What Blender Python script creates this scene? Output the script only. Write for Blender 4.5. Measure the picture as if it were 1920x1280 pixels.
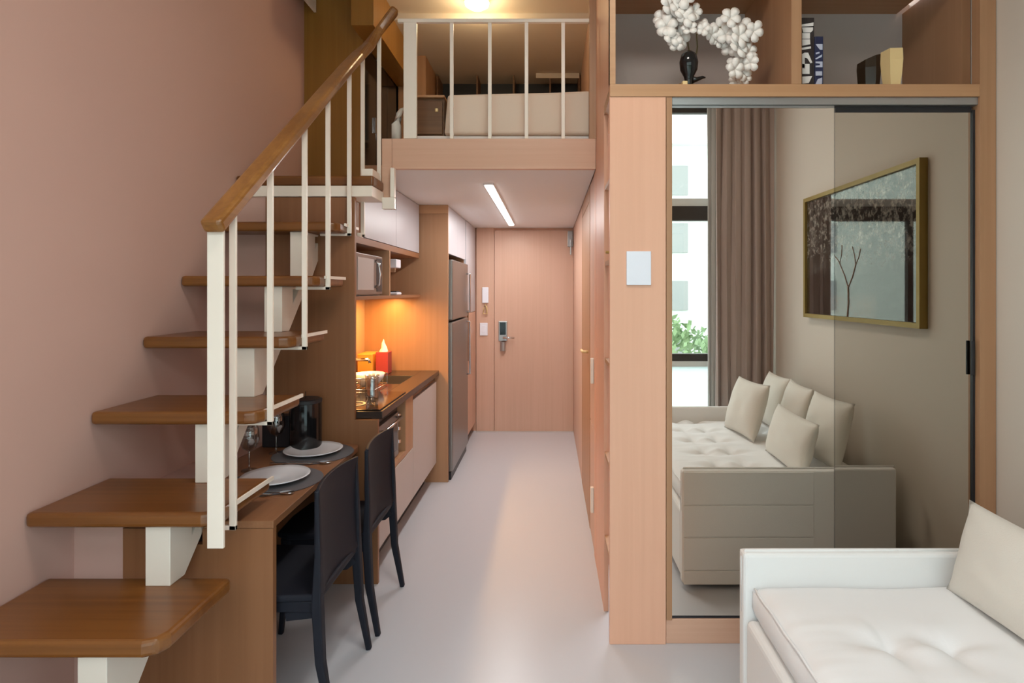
import bpy, bmesh, math, random
from mathutils import Vector, Matrix, noise
random.seed(7)
S = bpy.context.scene
COL = S.collection
for o in list(bpy.data.objects): bpy.data.objects.remove(o)

# ------------------------------------------------------------------ camera
cam_d = bpy.data.cameras.new('camera'); cam = bpy.data.objects.new('camera', cam_d); COL.objects.link(cam)
cam.location = (0, 0, 1.54); cam.rotation_euler = (math.pi/2, 0, 0)
cam_d.sensor_width = 36; cam_d.lens = 36*1100/1920
cam_d.shift_x = -70/1920; cam_d.shift_y = -95/1920
cam_d.clip_start = 0.02; cam_d.clip_end = 200
S.camera = cam
S.view_settings.view_transform = 'Standard'; S.view_settings.look = 'None'
S.view_settings.gamma = 1; S.view_settings.use_curve_mapping = False
S.view_settings.exposure = 0.3
S.cycles.max_bounces = 10; S.cycles.diffuse_bounces = 6; S.cycles.glossy_bounces = 5
S.cycles.transparent_max_bounces = 12; S.cycles.sample_clamp_indirect = 6

# ------------------------------------------------------------------ world and lights
w = bpy.data.worlds.new('sky'); S.world = w; w.use_nodes = True
bg = w.node_tree.nodes['Background']
bg.inputs[0].default_value = (0.88, 0.935, 1.0, 1); bg.inputs[1].default_value = 4.2

def area(name, loc, rot, sx, sy, power, color, portal=False, shape='RECTANGLE'):
    d = bpy.data.lights.new(name, 'AREA'); d.shape = shape; d.size = sx; d.size_y = sy
    d.energy = power; d.color = color
    if portal: d.cycles.is_portal = True
    o = bpy.data.objects.new(name, d); COL.objects.link(o); o.location = loc; o.rotation_euler = rot
    return o
def point(name, loc, r, power, color):
    d = bpy.data.lights.new(name, 'POINT'); d.shadow_soft_size = r; d.energy = power; d.color = color
    o = bpy.data.objects.new(name, d); COL.objects.link(o); o.location = loc; return o
WARM = (1.0, 0.80, 0.58)
area('window_daylight_portal', (-0.05, -0.2, 1.65), (math.pi/2, 0, 0), 3.1, 3.2, 1, (1, 1, 1), portal=True)
area('strip_light_lamp', (-0.39, 4.9, 2.205), (0, 0, 0), 0.04, 2.2, 20, (1.0, 0.96, 0.94))
area('counter_light_lamp', (-1.24, 3.9, 1.478), (0, 0, 0), 0.05, 1.5, 17, (1.0, 0.52, 0.15))
point('loft_ceiling_lamp', (-0.5, 4.05, 3.40), 0.07, 5.5, (1.0, 0.74, 0.42))
area('room_fill_lamp', (0.1, 1.3, 3.52), (0, 0, 0), 0.5, 0.5, 16, (1.0, 0.93, 0.84))  # added fill light, out of view, to brighten the living area

# ------------------------------------------------------------------ materials
def mat(name, col, rough=0.5, metal=0.0, coat=0.0, spec=None, emit=None, es=0):
    m = bpy.data.materials.new(name); m.use_nodes = True
    b = m.node_tree.nodes['Principled BSDF']
    b.inputs['Base Color'].default_value = (*col, 1); b.inputs['Roughness'].default_value = rough
    b.inputs['Metallic'].default_value = metal; b.inputs['Coat Weight'].default_value = coat
    b.inputs['Coat Roughness'].default_value = 0.08
    if spec is not None: b.inputs['Specular IOR Level'].default_value = spec
    if emit: b.inputs['Emission Color'].default_value = (*emit, 1); b.inputs['Emission Strength'].default_value = es
    return m
def wood(name, a, b_, axis='Z', rough=0.45, scale=1.0, contrast=1.0, coat=0.0):
    """grain runs along axis"""
    m = mat(name, a, rough, coat=coat); nt = m.node_tree; N = nt.nodes; L = nt.links
    tc = N.new('ShaderNodeTexCoord'); mp = N.new('ShaderNodeMapping')
    long, cross = 0.9*scale, 38*scale
    mp.inputs['Scale'].default_value = {'Z': (cross, cross, long), 'X': (long, cross, cross), 'Y': (cross, long, cross)}[axis]
    L.new(tc.outputs['Object'], mp.inputs['Vector'])
    n1 = N.new('ShaderNodeTexNoise'); n1.inputs['Scale'].default_value = 1.0; n1.inputs['Detail'].default_value = 7; n1.inputs['Roughness'].default_value = 0.6
    L.new(mp.outputs[0], n1.inputs['Vector'])
    n2 = N.new('ShaderNodeTexNoise'); n2.inputs['Scale'].default_value = 0.16; n2.inputs['Detail'].default_value = 3
    L.new(mp.outputs[0], n2.inputs['Vector'])
    ad = N.new('ShaderNodeMath'); ad.operation = 'ADD'; L.new(n1.outputs[0], ad.inputs[0]); L.new(n2.outputs[0], ad.inputs[1])
    r = N.new('ShaderNodeValToRGB'); r.color_ramp.elements[0].position = 0.5-0.18/contrast+0.5-0.12; r.color_ramp.elements[1].position = 1.14
    r.color_ramp.elements[0].position = 0.78; r.color_ramp.elements[1].position = 1.0
    ml = N.new('ShaderNodeMath'); ml.operation = 'MULTIPLY'; ml.inputs[1].default_value = 0.88; L.new(ad.outputs[0], ml.inputs[0])
    L.new(ml.outputs[0], r.inputs[0])
    r.color_ramp.elements[0].color = (*b_, 1); r.color_ramp.elements[1].color = (*a, 1)
    L.new(r.outputs[0], N['Principled BSDF'].inputs['Base Color'])
    bp = N.new('ShaderNodeBump'); bp.inputs['Strength'].default_value = 0.04; L.new(n1.outputs[0], bp.inputs['Height']); L.new(bp.outputs[0], N['Principled BSDF'].inputs['Normal'])
    return m
def fabric(name, col, rough=0.9, bump=0.12, sc=260):
    m = mat(name, col, rough); nt = m.node_tree; N = nt.nodes; L = nt.links
    tc = N.new('ShaderNodeTexCoord'); n = N.new('ShaderNodeTexNoise'); n.inputs['Scale'].default_value = sc; n.inputs['Detail'].default_value = 3
    L.new(tc.outputs['Object'], n.inputs['Vector'])
    bp = N.new('ShaderNodeBump'); bp.inputs['Strength'].default_value = bump; bp.inputs['Distance'].default_value = 0.004
    L.new(n.outputs[0], bp.inputs['Height']); L.new(bp.outputs[0], N['Principled BSDF'].inputs['Normal'])
    N['Principled BSDF'].inputs['Sheen Weight'].default_value = 0.15
    return m
def glass(name, tint=(0.95, 0.98, 0.97), refl=0.08, rough=0.0):
    m = bpy.data.materials.new(name); m.use_nodes = True; nt = m.node_tree; N = nt.nodes; L = nt.links
    N.remove(N['Principled BSDF']); out = N['Material Output']
    t = N.new('ShaderNodeBsdfTransparent'); t.inputs[0].default_value = (*tint, 1)
    g = N.new('ShaderNodeBsdfGlossy'); g.inputs['Roughness'].default_value = rough
    mx = N.new('ShaderNodeMixShader'); mx.inputs[0].default_value = refl
    L.new(t.outputs[0], mx.inputs[1]); L.new(g.outputs[0], mx.inputs[2]); L.new(mx.outputs[0], out.inputs[0])
    return m
PEACH = wood('peach_wood_laminate', (0.77, 0.43, 0.29), (0.74, 0.405, 0.27), 'Z', 0.42)
PEACHX = wood('peach_wood_laminate_horizontal', (0.67, 0.41, 0.29), (0.635, 0.375, 0.258), 'X', 0.42)
OAK = wood('oak_laminate', (0.43, 0.235, 0.125), (0.395, 0.21, 0.108), 'Z', 0.45)
OAKX = wood('oak_laminate_horizontal', (0.50, 0.275, 0.14), (0.46, 0.245, 0.12), 'X', 0.45)
OAKY = wood('oak_laminate_lengthwise', (0.29, 0.13, 0.058), (0.25, 0.108, 0.046), 'Y', 0.45)
HONEY = wood('honey_wood_panel', (0.33, 0.16, 0.032), (0.29, 0.135, 0.025), 'Z', 0.32)
TREAD = wood('varnished_stair_wood', (0.20, 0.075, 0.016), (0.15, 0.052, 0.010), 'X', 0.32, coat=0.1)
RAILW = wood('varnished_handrail_wood', (0.30, 0.13, 0.03), (0.22, 0.088, 0.018), 'Y', 0.28, coat=0.3)
DARKW = wood('dark_walnut', (0.20, 0.10, 0.045), (0.14, 0.065, 0.03), 'X', 0.4)
DOORW = wood('pinkish_door_laminate', (0.64, 0.41, 0.305), (0.61, 0.385, 0.28), 'Z', 0.45)
BROWNW = wood('brown_wood_laminate', (0.27, 0.115, 0.048), (0.24, 0.10, 0.04), 'Z', 0.45)
TERRA = mat('terracotta_paint', (0.56, 0.355, 0.295), 0.75)
BEIGE = mat('warm_beige_paint', (0.62, 0.55, 0.47), 0.75)
WHITEP = mat('white_ceiling_paint', (0.80, 0.79, 0.79), 0.85)
CREAMP = mat('cream_ceiling_paint', (0.66, 0.58, 0.48), 0.85)
STEEL = mat('cream_powder_coated_steel', (0.76, 0.69, 0.60), 0.4)
BALU = mat('white_powder_coated_steel', (0.86, 0.78, 0.68), 0.35)
WHITEL = mat('satin_white_laminate', (0.50, 0.50, 0.54), 0.35)
GREYL = mat('warm_grey_laminate', (0.50, 0.445, 0.42), 0.5)
FLOORM = mat('pale_grey_vinyl', (0.53, 0.535, 0.565), 0.30)
BLACKP = mat('black_plastic', (0.018, 0.018, 0.022), 0.42)
CHAIRM = mat('charcoal_plastic', (0.013, 0.014, 0.021), 0.6, spec=0.2)
BLACKG = mat('black_gloss', (0.008, 0.008, 0.009), 0.08)
GRANITE = mat('dark_brown_granite', (0.035, 0.024, 0.02), 0.22, spec=0.3)
STAINLESS = mat('brushed_stainless', (0.26, 0.245, 0.235), 0.30, metal=0.9)
CHROME = mat('chrome', (0.75, 0.75, 0.76), 0.12, metal=1.0)
ALU = mat('brushed_aluminium', (0.42, 0.42, 0.42), 0.35, metal=0.8)
CERAM = mat('white_ceramic', (0.80, 0.80, 0.83), 0.18, coat=0.5)
PLWHITE = mat('white_plastic', (0.80, 0.82, 0.90), 0.35)
SOFAF = fabric('white_linen', (0.78, 0.775, 0.76))
SEATF = fabric('white_quilted_cotton', (0.80, 0.80, 0.80), bump=0.05)
CUSHF = fabric('oatmeal_linen', (0.70, 0.66, 0.59), bump=0.3)
BEDF = fabric('beige_bed_linen', (0.78, 0.64, 0.52), bump=0.05)
CURT = fabric('taupe_curtain', (0.45, 0.36, 0.33), bump=0.1)
SHEER = fabric('pale_grey_sheer', (0.55, 0.55, 0.53), bump=0.1)
MATM = fabric('dark_woven_placemat', (0.075, 0.062, 0.066), bump=0.4, sc=500)
GOLD = mat('matte_gold', (0.62, 0.42, 0.14), 0.30, metal=0.55)
GOLDL = mat('pale_gold', (0.80, 0.60, 0.30), 0.45, metal=0.2)
BROWNG = mat('dark_brown_glaze', (0.03, 0.018, 0.01), 0.25)
PETAL = mat('white_petal', (0.88, 0.84, 0.80), 0.6)
STEMM = mat('green_stem', (0.16, 0.12, 0.05), 0.6)
REDP = mat('red_box', (0.42, 0.05, 0.05), 0.45)
AMBER = mat('amber_plastic', (0.75, 0.32, 0.05), 0.4)
PAPER = mat('white_tissue', (0.9, 0.87, 0.85), 0.8)
WGLASS = glass('clear_window_glass')
CGLASS = glass('clear_drinking_glass', (0.82, 0.82, 0.82), 0.22, 0.03)
FROST = glass('pale_teal_glass_panel', (0.85, 0.93, 0.92), 0.06, 0.3)
fn = FROST.node_tree; tl = fn.nodes.new('ShaderNodeBsdfTranslucent'); tl.inputs[0].default_value = (0.74, 0.82, 0.81, 1)
fn.links.new(tl.outputs[0], [n for n in fn.nodes if n.type == 'MIX_SHADER'][0].inputs[1])
MIRL = mat('bright_mirror', (0.80, 0.775, 0.72), 0.0, metal=1.0)
MIRR = mat('tinted_mirror', (0.56, 0.53, 0.475), 0.0, metal=1.0)
LED = mat('lit_strip_diffuser', (1, 1, 1), 0.5, emit=(1, 0.96, 0.93), es=6)
LAMPM = mat('lit_lamp_diffuser', (1, 0.9, 0.6), 0.5, emit=(1, 0.80, 0.42), es=8)
WFRAME = mat('dark_bronze_frame', (0.045, 0.035, 0.03), 0.5)
WFRAMEW = mat('white_window_frame', (0.78, 0.80, 0.78), 0.5)
NAVY = mat('navy_book_cloth', (0.012, 0.016, 0.06), 0.5)
BLKB = mat('black_book_cloth', (0.02, 0.012, 0.012), 0.5)
SPINEW = mat('printed_white', (0.72, 0.68, 0.66), 0.6)
SPINEB = mat('printed_pale_blue', (0.48, 0.50, 0.62), 0.6)
# backsplash: large beige tiles with hairline joints
SPLASH = mat('beige_tile', (0.60, 0.42, 0.30), 0.25)

# ------------------------------------------------------------------ mesh helpers
def BM(): return bmesh.new()
def box(bm, x0, x1, y0, y1, z0, z1):
    x0, x1 = min(x0, x1), max(x0, x1); y0, y1 = min(y0, y1), max(y0, y1); z0, z1 = min(z0, z1), max(z0, z1)
    v = [bm.verts.new((x, y, z)) for z in (z0, z1) for y in (y0, y1) for x in (x0, x1)]
    for f in ((0, 2, 3, 1), (4, 5, 7, 6), (0, 1, 5, 4), (2, 6, 7, 3), (0, 4, 6, 2), (1, 3, 7, 5)):
        bm.faces.new([v[i] for i in f])
    return bm
def B(*a): return box(BM(), *a)
def prism(bm, pts, axis, a, b):
    """extrude a 2D polygon along an axis from a to b; pts are the other two coords in order"""
    def P(p, t):
        return {'X': (t, p[0], p[1]), 'Y': (p[0], t, p[1]), 'Z': (p[0], p[1], t)}[axis]
    A = [bm.verts.new(P(p, a)) for p in pts]; C = [bm.verts.new(P(p, b)) for p in pts]
    bm.faces.new(A); bm.faces.new(C[::-1]); n = len(pts)
    for i in range(n): bm.faces.new((A[i], C[i], C[(i+1) % n], A[(i+1) % n]))
    bmesh.ops.recalc_face_normals(bm, faces=bm.faces)
    return bm
def lathe(bm, prof, c, seg=32, closed=True):
    """profile [(r,z)] around vertical axis at c"""
    rings = []
    for r, z in prof:
        if r < 1e-5: rings.append([bm.verts.new((c[0], c[1], c[2]+z))])
        else: rings.append([bm.verts.new((c[0]+r*math.cos(2*math.pi*i/seg), c[1]+r*math.sin(2*math.pi*i/seg), c[2]+z)) for i in range(seg)])
    for a, b in zip(rings, rings[1:]):
        for i in range(seg):
            j = (i+1) % seg
            if len(a) == 1 and len(b) == 1: continue
            if len(a) == 1: bm.faces.new((a[0], b[j], b[i]))
            elif len(b) == 1: bm.faces.new((a[i], a[j], b[0]))
            else: bm.faces.new((a[i], a[j], b[j], b[i]))
    if closed:
        for r in (rings[0], rings[-1]):
            if len(r) > 1: bm.faces.new(r)
    bmesh.ops.recalc_face_normals(bm, faces=bm.faces)
    return bm
def tube(bm, pts, r, seg=8, flat=None):
    """sweep; r scalar or list; flat=(a,b): rectangular section sizes (side, up)"""
    pts = [Vector(p) for p in pts]; rings = []
    for i, p in enumerate(pts):
        d = (pts[min(i+1, len(pts)-1)]-pts[max(i-1, 0)]).normalized()
        up = Vector((0, 0, 1)) if abs(d.z) < 0.95 else Vector((0, 1, 0))
        s = d.cross(up).normalized(); u = s.cross(d).normalized()
        rr = r[i] if isinstance(r, (list, tuple)) else r
        if flat:
            a, b = flat
            k = rr if isinstance(r, (list, tuple)) else 1
            rings.append([bm.verts.new(p+s*x*a*k/2+u*y*b*k/2) for x, y in ((-1, -1), (1, -1), (1, 1), (-1, 1))])
        else:
            rings.append([bm.verts.new(p+s*rr*math.cos(2*math.pi*k/seg)+u*rr*math.sin(2*math.pi*k/seg)) for k in range(seg)])
    n = len(rings[0])
    for a, b in zip(rings, rings[1:]):
        for k in range(n): bm.faces.new((a[k], a[(k+1) % n], b[(k+1) % n], b[k]))
    bm.faces.new(rings[0][::-1]); bm.faces.new(rings[-1])
    bmesh.ops.recalc_face_normals(bm, faces=bm.faces)
    return bm
def smoothmesh(me):
    for p in me.polygons: p.use_smooth = True
def obj(name, bm, m, parent=None, bevel=0, smooth=False, seg=2, label=None, sub=0):
    """bm is in the scene's metres; a top-level mesh gets its origin at its base, a part shares its thing's origin"""
    me = bpy.data.meshes.new(name)
    off = Vector((0, 0, 0))
    if parent is None:
        xs = [v.co for v in bm.verts]
        off = Vector(((min(v.x for v in xs)+max(v.x for v in xs))/2, (min(v.y for v in xs)+max(v.y for v in xs))/2, min(v.z for v in xs)))
    else:
        r = parent
        while r is not None: off += r.location; r = r.parent
    for v in bm.verts: v.co -= off
    bm.to_mesh(me); bm.free(); me.materials.append(m)
    if smooth: smoothmesh(me)
    o = bpy.data.objects.new(name, me); COL.objects.link(o)
    if parent is None: o.location = off
    else: o.parent = parent
    if bevel:
        bv = o.modifiers.new('bevel', 'BEVEL'); bv.width = bevel; bv.segments = seg; bv.limit_method = 'ANGLE'; bv.angle_limit = math.radians(40)
    if sub:
        sb = o.modifiers.new('sub', 'SUBSURF'); sb.levels = sub; sb.render_levels = sub
    if label: o['label'] = label
    return o
def tag(o, label, cat, group=None, kind=None):
    o['label'] = label; o['category'] = cat
    if group: o['group'] = group
    if kind: o['kind'] = kind
    return o
def thing(name, loc, label, cat, group=None):
    o = bpy.data.objects.new(name, None); COL.objects.link(o); o.location = loc; o.empty_display_size = 0.1
    return tag(o, label, cat, group)
def struct(name, bm, m, bevel=0, label=None):
    o = obj(name, bm, m, bevel=bevel); o['kind'] = 'structure'
    if label: o['label'] = label
    return o
def copy_tree(src, delta, label=None, parent=None):
    c = src.copy(); COL.objects.link(c)
    if parent is None: c.location = src.location + Vector(delta)
    else: c.parent = parent
    if label: c['label'] = label
    for ch in list(src.children): copy_tree(ch, None, None, c)
    return c

# ================================================================== SETTING
XW, XR = -1.66, 1.945
struct('floor', B(-1.9, 2.1, -0.12, 6.6, -0.1, 0), FLOORM)
struct('wall_left', B(XW-0.12, XW, -0.12, 6.6, 0, 3.75), TERRA)
struct('wall_right', B(XR, XR+0.12, -0.12, 3.4, 0, 3.75), BEIGE)
struct('ceiling', B(XW, XR, -0.1, 3.3, 3.62, 3.75), CREAMP)
# back (window) wall around the opening x -1.55..1.55, z 0..3.22
bm = BM(); box(bm, XW, -1.5, -0.28, -0.12, 0, 3.75); box(bm, 1.6, XR, -0.28, -0.12, 0, 3.75); box(bm, -1.5, 1.6, -0.28, -0.12, 3.22, 3.75)
struct('wall_window_side', bm, BEIGE)
# window: frame and panes
fr = obj('window_1', B(-1.5, 1.6, -0.26, -0.19, 2.18, 2.31), WFRAME); fr['kind'] = 'structure'
bm = BM(); box(bm, -1.5, -1.44, -0.26, -0.2, 0, 3.22); box(bm, 1.54, 1.6, -0.26, -0.2, 0, 3.22); box(bm, -1.44, 1.54, -0.26, -0.2, 3.16, 3.22)
box(bm, -0.5, -0.45, -0.25, -0.2, 0, 2.2); box(bm, 0.5, 0.55, -0.25, -0.2, 0, 2.2)
obj('window_frame', bm, WFRAME, fr)
obj('transom_rail', B(-1.44, 1.54, -0.27, -0.2, 2.31, 2.38), WFRAMEW, fr, label='white upper transom rail')
obj('lower_rail', B(-1.44, 1.54, -0.27, -0.2, 0.90, 0.965), WFRAME, fr)
obj('lower_sill', B(-1.44, 1.54, -0.27, -0.2, 0.85, 0.90), WFRAMEW, fr, label='white lower sill')
obj('lower_panel', B(-1.44, 1.54, -0.245, -0.225, 0.02, 0.85), FROST, fr, label='pale teal lower panel')
obj('upper_pane', B(-1.44, 1.54, -0.236, -0.232, 2.38, 3.16), WGLASS, fr)
obj('middle_pane', B(-1.44, 1.54, -0.236, -0.232, 0.965, 2.18), WGLASS, fr)
# entry wall and corridor
struct('wall_entry', B(XW, 0.4, 6.46, 6.58, 0, 3.75), PEACH)
bm = BM(); box(bm, XW, -1.49, 3.09, 3.99, 0, 2.09); box(bm, XW, -1.49, 3.99, 6.46, 0, 2.23)
struct('wall_kitchen', bm, TERRA)
tag(obj('backsplash', B(-1.4898, -1.486, 3.107, 4.718, 0.904, 1.489), SPLASH), 'beige tiled backsplash between the counter and the open shelf', 'backsplash')
bm = BM(); prism(bm, [(-0.888, 3.331), (0.262, 3.331), (0.262, 6.46), (-1.49, 6.46), (-1.49, 3.992), (-1.04, 3.992)], 'Z', 2.23, 2.26)
struct('ceiling_corridor', bm, WHITEP)
bm = BM(); prism(bm, [(-0.888, 3.331), (0.262, 3.331), (0.262, 6.46), (XW, 6.46), (XW, 3.992), (-1.04, 3.992)], 'Z', 2.262, 2.394)
struct('floor_loft', bm, OAK)
bm = BM(); box(bm, -0.885, 0.262, 3.30, 3.33, 2.225, 2.396)
struct('trim_1', bm, PEACHX, 0.002, 'peach wood beam across the loft edge')
bm = BM(); box(bm, -0.942, -0.886, 3.299, 3.33, 2.062, 2.396)
struct('trim_2', bm, PEACHX, 0.002, 'short wood end post hanging from the left of the loft beam')
struct('ceiling_loft', B(XW, 0.30, 3.30, 4.25, 3.55, 3.75), CREAMP)
struct('ceiling_loft_back', B(XW, 0.30, 4.25, 5.6, 3.50, 3.75), CREAMP)
struct('wall_loft_back', B(XW, 0.30, 5.55, 5.65, 2.396, 3.6), OAK)
# right corridor wall (wood clad)
struct('wall_corridor_right', B(0.285, 0.40, 3.3, 6.46, 0, 3.75), DOORW)
bm = BM(); box(bm, 0.262, 0.285, 3.30, 3.42, 0, 2.225)
struct('trim_3', bm, PEACH, 0.002, 'wood jamb post on the right of the corridor opening')
bm = BM(); box(bm, 0.225, 0.285, 3.30, 3.36, 2.396, 3.55)
struct('trim_4', bm, OAK, 0.002, 'wood post at the right end of the loft railing')
# door 2 in right corridor wall (bathroom)
d2 = struct('door_2', B(0.262, 0.285, 3.86, 4.66, 0.005, 2.12), OAK, 0.002)
bm = BM(); tube(bm, [(0.262, 3.95, 1.13), (0.225, 3.95, 1.13), (0.222, 4.05, 1.13)], 0.010, 8)
obj('door_handle', bm, GOLDL, d2, smooth=True)
bm = BM(); box(bm, 0.262, 0.285, 3.80, 3.855, 0, 2.225); box(bm, 0.262, 0.285, 4.665, 4.72, 0, 2.225); box(bm, 0.262, 0.285, 3.855, 4.665, 2.125, 2.225)
struct('trim_5', bm, OAK, 0.002, 'wood frame around the corridor side door')
bm = BM(); box(bm, 0.264, 0.285, 4.72, 6.44, 0, 2.225)
struct('trim_6', bm, DOORW, 0.002, 'plain wood lining beside the entry door')
# entry door
d1 = struct('door_1', B(-0.60, 0.262, 6.425, 6.455, 0.005, 2.205), DOORW, 0.002)
bm = BM(); box(bm, -0.80, -0.605, 6.43, 6.46, 0, 2.23)
struct('trim_7', bm, DOORW, 0.002, 'wood panel beside the entry door')
lk = obj('door_lock', B(-0.555, -0.46, 6.405, 6.425, 0.99, 1.21), ALU, d1, 0.006, label='silver electronic lock plate')
obj('keypad', B(-0.54, -0.475, 6.400, 6.405, 1.06, 1.195), BLACKG, lk)
bm = BM(); tube(bm, [(-0.50, 6.405, 1.03), (-0.50, 6.36, 1.03), (-0.38, 6.36, 1.03)], 0.011, 8)
obj('lever', bm, CHROME, lk, smooth=True)
obj('lock_cylinder', lathe(BM(), [(0, 0), (0.03, 0), (0.03, 0.1), (0, 0.1)], (-0.507, 6.40, 0.885), 16), ALU, d1, smooth=False)
bm = BM(); box(bm, 0.20, 0.255, 6.38, 6.425, 2.02, 2.19); box(bm, 0.225, 0.24, 6.36, 6.38, 1.93, 2.1)
obj('door_closer', bm, ALU, d1, 0.003)
bm = BM(); box(bm, -0.80, 0.262, 6.40, 6.455, 0, 0.006)
struct('trim_8', bm, GREYL, 0, 'grey sill under the entry door')

# wall fittings by entry door
t = tag(obj('intercom', B(-0.735, -0.665, 6.408, 6.428, 1.405, 1.58), PLWHITE, bevel=0.008), 'pale lavender intercom panel mounted on the wood left of the entry door', 'intercom')
bm = BM(); tube(bm, [(-0.70, 6.42, 1.39), (-0.685, 6.405, 1.36), (-0.68, 6.40, 1.29), (-0.72, 6.40, 1.29), (-0.715, 6.405, 1.35), (-0.70, 6.42, 1.39)], 0.009, 6)
tag(obj('hanging_key_tag', bm, GOLDL, smooth=True), 'small cream tag hanging below the lavender intercom', 'tag')
t = tag(obj('light_switch', B(-0.76, -0.675, 6.416, 6.428, 1.05, 1.19), PLWHITE, bevel=0.004), 'white switch plate beside the entry door, below the intercom', 'light switch')
obj('rocker', B(-0.735, -0.70, 6.411, 6.416, 1.08, 1.16), PLWHITE, t, 0.002)

# linear light
t = thing('strip_light', (-0.39, 4.9, 2.23), 'long white lit strip light recessed in the corridor ceiling', 'ceiling light')
bm = BM(); box(bm, -0.422, -0.358, 3.76, 6.05, 2.218, 2.23); obj('housing', bm, WHITEP, t)
bm = BM(); box(bm, -0.414, -0.366, 3.77, 6.04, 2.210, 2.218); obj('diffuser', bm, LED, t)
t = thing('loft_ceiling_light', (-0.5, 4.05, 3.55), 'round glowing warm lamp on the loft ceiling', 'ceiling light')
obj('lamp_base', lathe(BM(), [(0.08, -0.02), (0.08, 0.0)], (-0.5, 4.05, 3.55)), BALU, t)
obj('diffuser', lathe(BM(), [(0, -0.065), (0.05, -0.06), (0.08, -0.04), (0.085, -0.02)], (-0.5, 4.05, 3.55)), LAMPM, t, smooth=True)
t = thing('room_fill_light', (0.1, 1.3, 3.62), 'flat square white fill lamp added out of view on the high ceiling over the living area', 'ceiling light')  # unseen fixture made up to carry the added fill light
obj('lamp_base', B(-0.18, 0.38, 1.02, 1.58, 3.56, 3.62), BALU, t, 0.004)
obj('diffuser', B(-0.15, 0.35, 1.05, 1.55, 3.545, 3.56), LED, t)

# ================================================================== STAIRCASE
st = thing('staircase', (-1.35, 2.3, 0), 'open wooden staircase with white steel spine, thin balusters and wood handrail', 'staircase')
fronts = [1.58, 1.85, 2.115, 2.385, 2.635, 2.90]
bots = [0.546, 0.79, 1.055, 1.305, 1.56, 1.835]
TH = 0.048
def tread(yf, zb, depth, xr=-1.05, xl=XW+0.003):
    bm = BM()
    r = 0.05
    pts = [(xl, yf), (xr-r, yf), (xr-r*0.3, yf+r*0.3), (xr, yf+r), (xr, yf+depth), (xl, yf+depth)]
    prism(bm, pts, 'Z', zb, zb+TH)
    return obj('tread', bm, TREAD, st, 0.014, seg=3)
# bottom tread is out of frame but carries the flight
tread(1.32, 0.275, 0.36)
for i, (yf, zb) in enumerate(zip(fronts, bots)):
    d = 0.36 if i < 5 else 0.30
    t = tread(yf, zb, d)
    if i >= 1:
        b2 = BM(); box(b2, -1.05, -1.042, yf+0.10, yf+d+0.01, zb+TH-0.012, zb+TH+0.002); obj('edge_bar', b2, BALU, t, label='white metal edge bar')
bm = BM(); prism(bm, [(XW+0.003, 3.10), (-0.93, 3.10), (-0.93, 3.297), (-1.05, 3.297), (-1.05, 3.968), (XW+0.003, 3.968)], 'Z', 2.095, 2.15)
t = obj('tread', bm, TREAD, st, 0.012, seg=3)
# spine: sawtooth of risers, a diagonal beam and top plates
sx0, sx1 = -1.295, -1.215
allf = [1.32]+fronts+[3.12]; allz = [0.275]+bots+[2.07]
bm = BM()
prevtop = 0.0
for k, (yf, zb) in enumerate(zip(allf, allz)):
    yy = yf+0.03; e = 0.0004*(k % 2)
    last = k == len(allf)-1
    yt = min(yy+0.27, 3.29)
    if k == 0: prism(bm, [(yy, 0.0), (yy+0.16, 0.0), (yt, zb-0.001), (yy, zb-0.001)], 'X', sx0-e, sx1+e)
    else:
        prism(bm, [(yy, prevtop), (yy+0.075, prevtop), (yy+0.115, prevtop+0.05), (yy+0.115, zb-0.001), (yy, zb-0.001)], 'X', sx0-e, sx1+e)
        if not last: prism(bm, [(yy+0.075, prevtop), (yt, zb-0.001), (yt-0.075, zb-0.001), (yy+0.075, zb-0.12)], 'X', sx0-e-0.0002, sx1+e+0.0002)
    box(bm, sx0-0.001, sx1+0.001, yy+0.001, yt-0.001, zb-0.012, zb-0.0015)
    prevtop = zb+TH
obj('spine_beam', bm, STEEL, st, 0.002)
# white frame under the top tread
bm = BM(); box(bm, XW+0.01, -0.93, 3.08, 3.295, 2.035, 2.092); box(bm, -0.93, -0.862, 3.26, 3.298, 1.995, 2.06); box(bm, -0.885, -0.862, 3.26, 3.298, 2.06, 2.224)
box(bm, -1.0, -0.94, 3.12, 3.25, 2.15, 2.19)
obj('landing_frame', bm, BALU, st, 0.003)
# newel (flat bar) on the second visible tread
bm = BM(); box(bm, -1.073, -1.022, 1.838, 1.85, 0.732, 1.765)
obj('newel_post', bm, BALU, st, 0.002)
# balusters
def railz(y): return 1.80+0.79*(y-1.93)
bal = [(1.93, 0.755), (2.187, 1.04), (2.494, 1.29), (2.757, 1.545), (3.05, 1.825), (3.27, 1.84)]
for i, (y, zb) in enumerate(bal):
    bm = BM(); ww = 0.0105
    box(bm, -1.04-ww, -1.04+ww, y-0.006, y+0.006, zb, railz(y)+0.01)
    box(bm, -1.04-0.15 if 0 < i < 5 else -1.04-0.05, -1.04+ww, y-0.006, y+0.006, zb, zb+0.014)
    obj('baluster', bm, BALU, st, 0.001)
bm = BM(); box(bm, -1.175, -1.04, 3.24, 3.28, 1.835, 1.86); obj('bracket', bm, BALU, st, 0.001)
bm = BM(); box(bm, -0.965, -0.944, 3.285, 3.297, 2.06, 2.975); obj('baluster', bm, BALU, st, 0.001)
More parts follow.
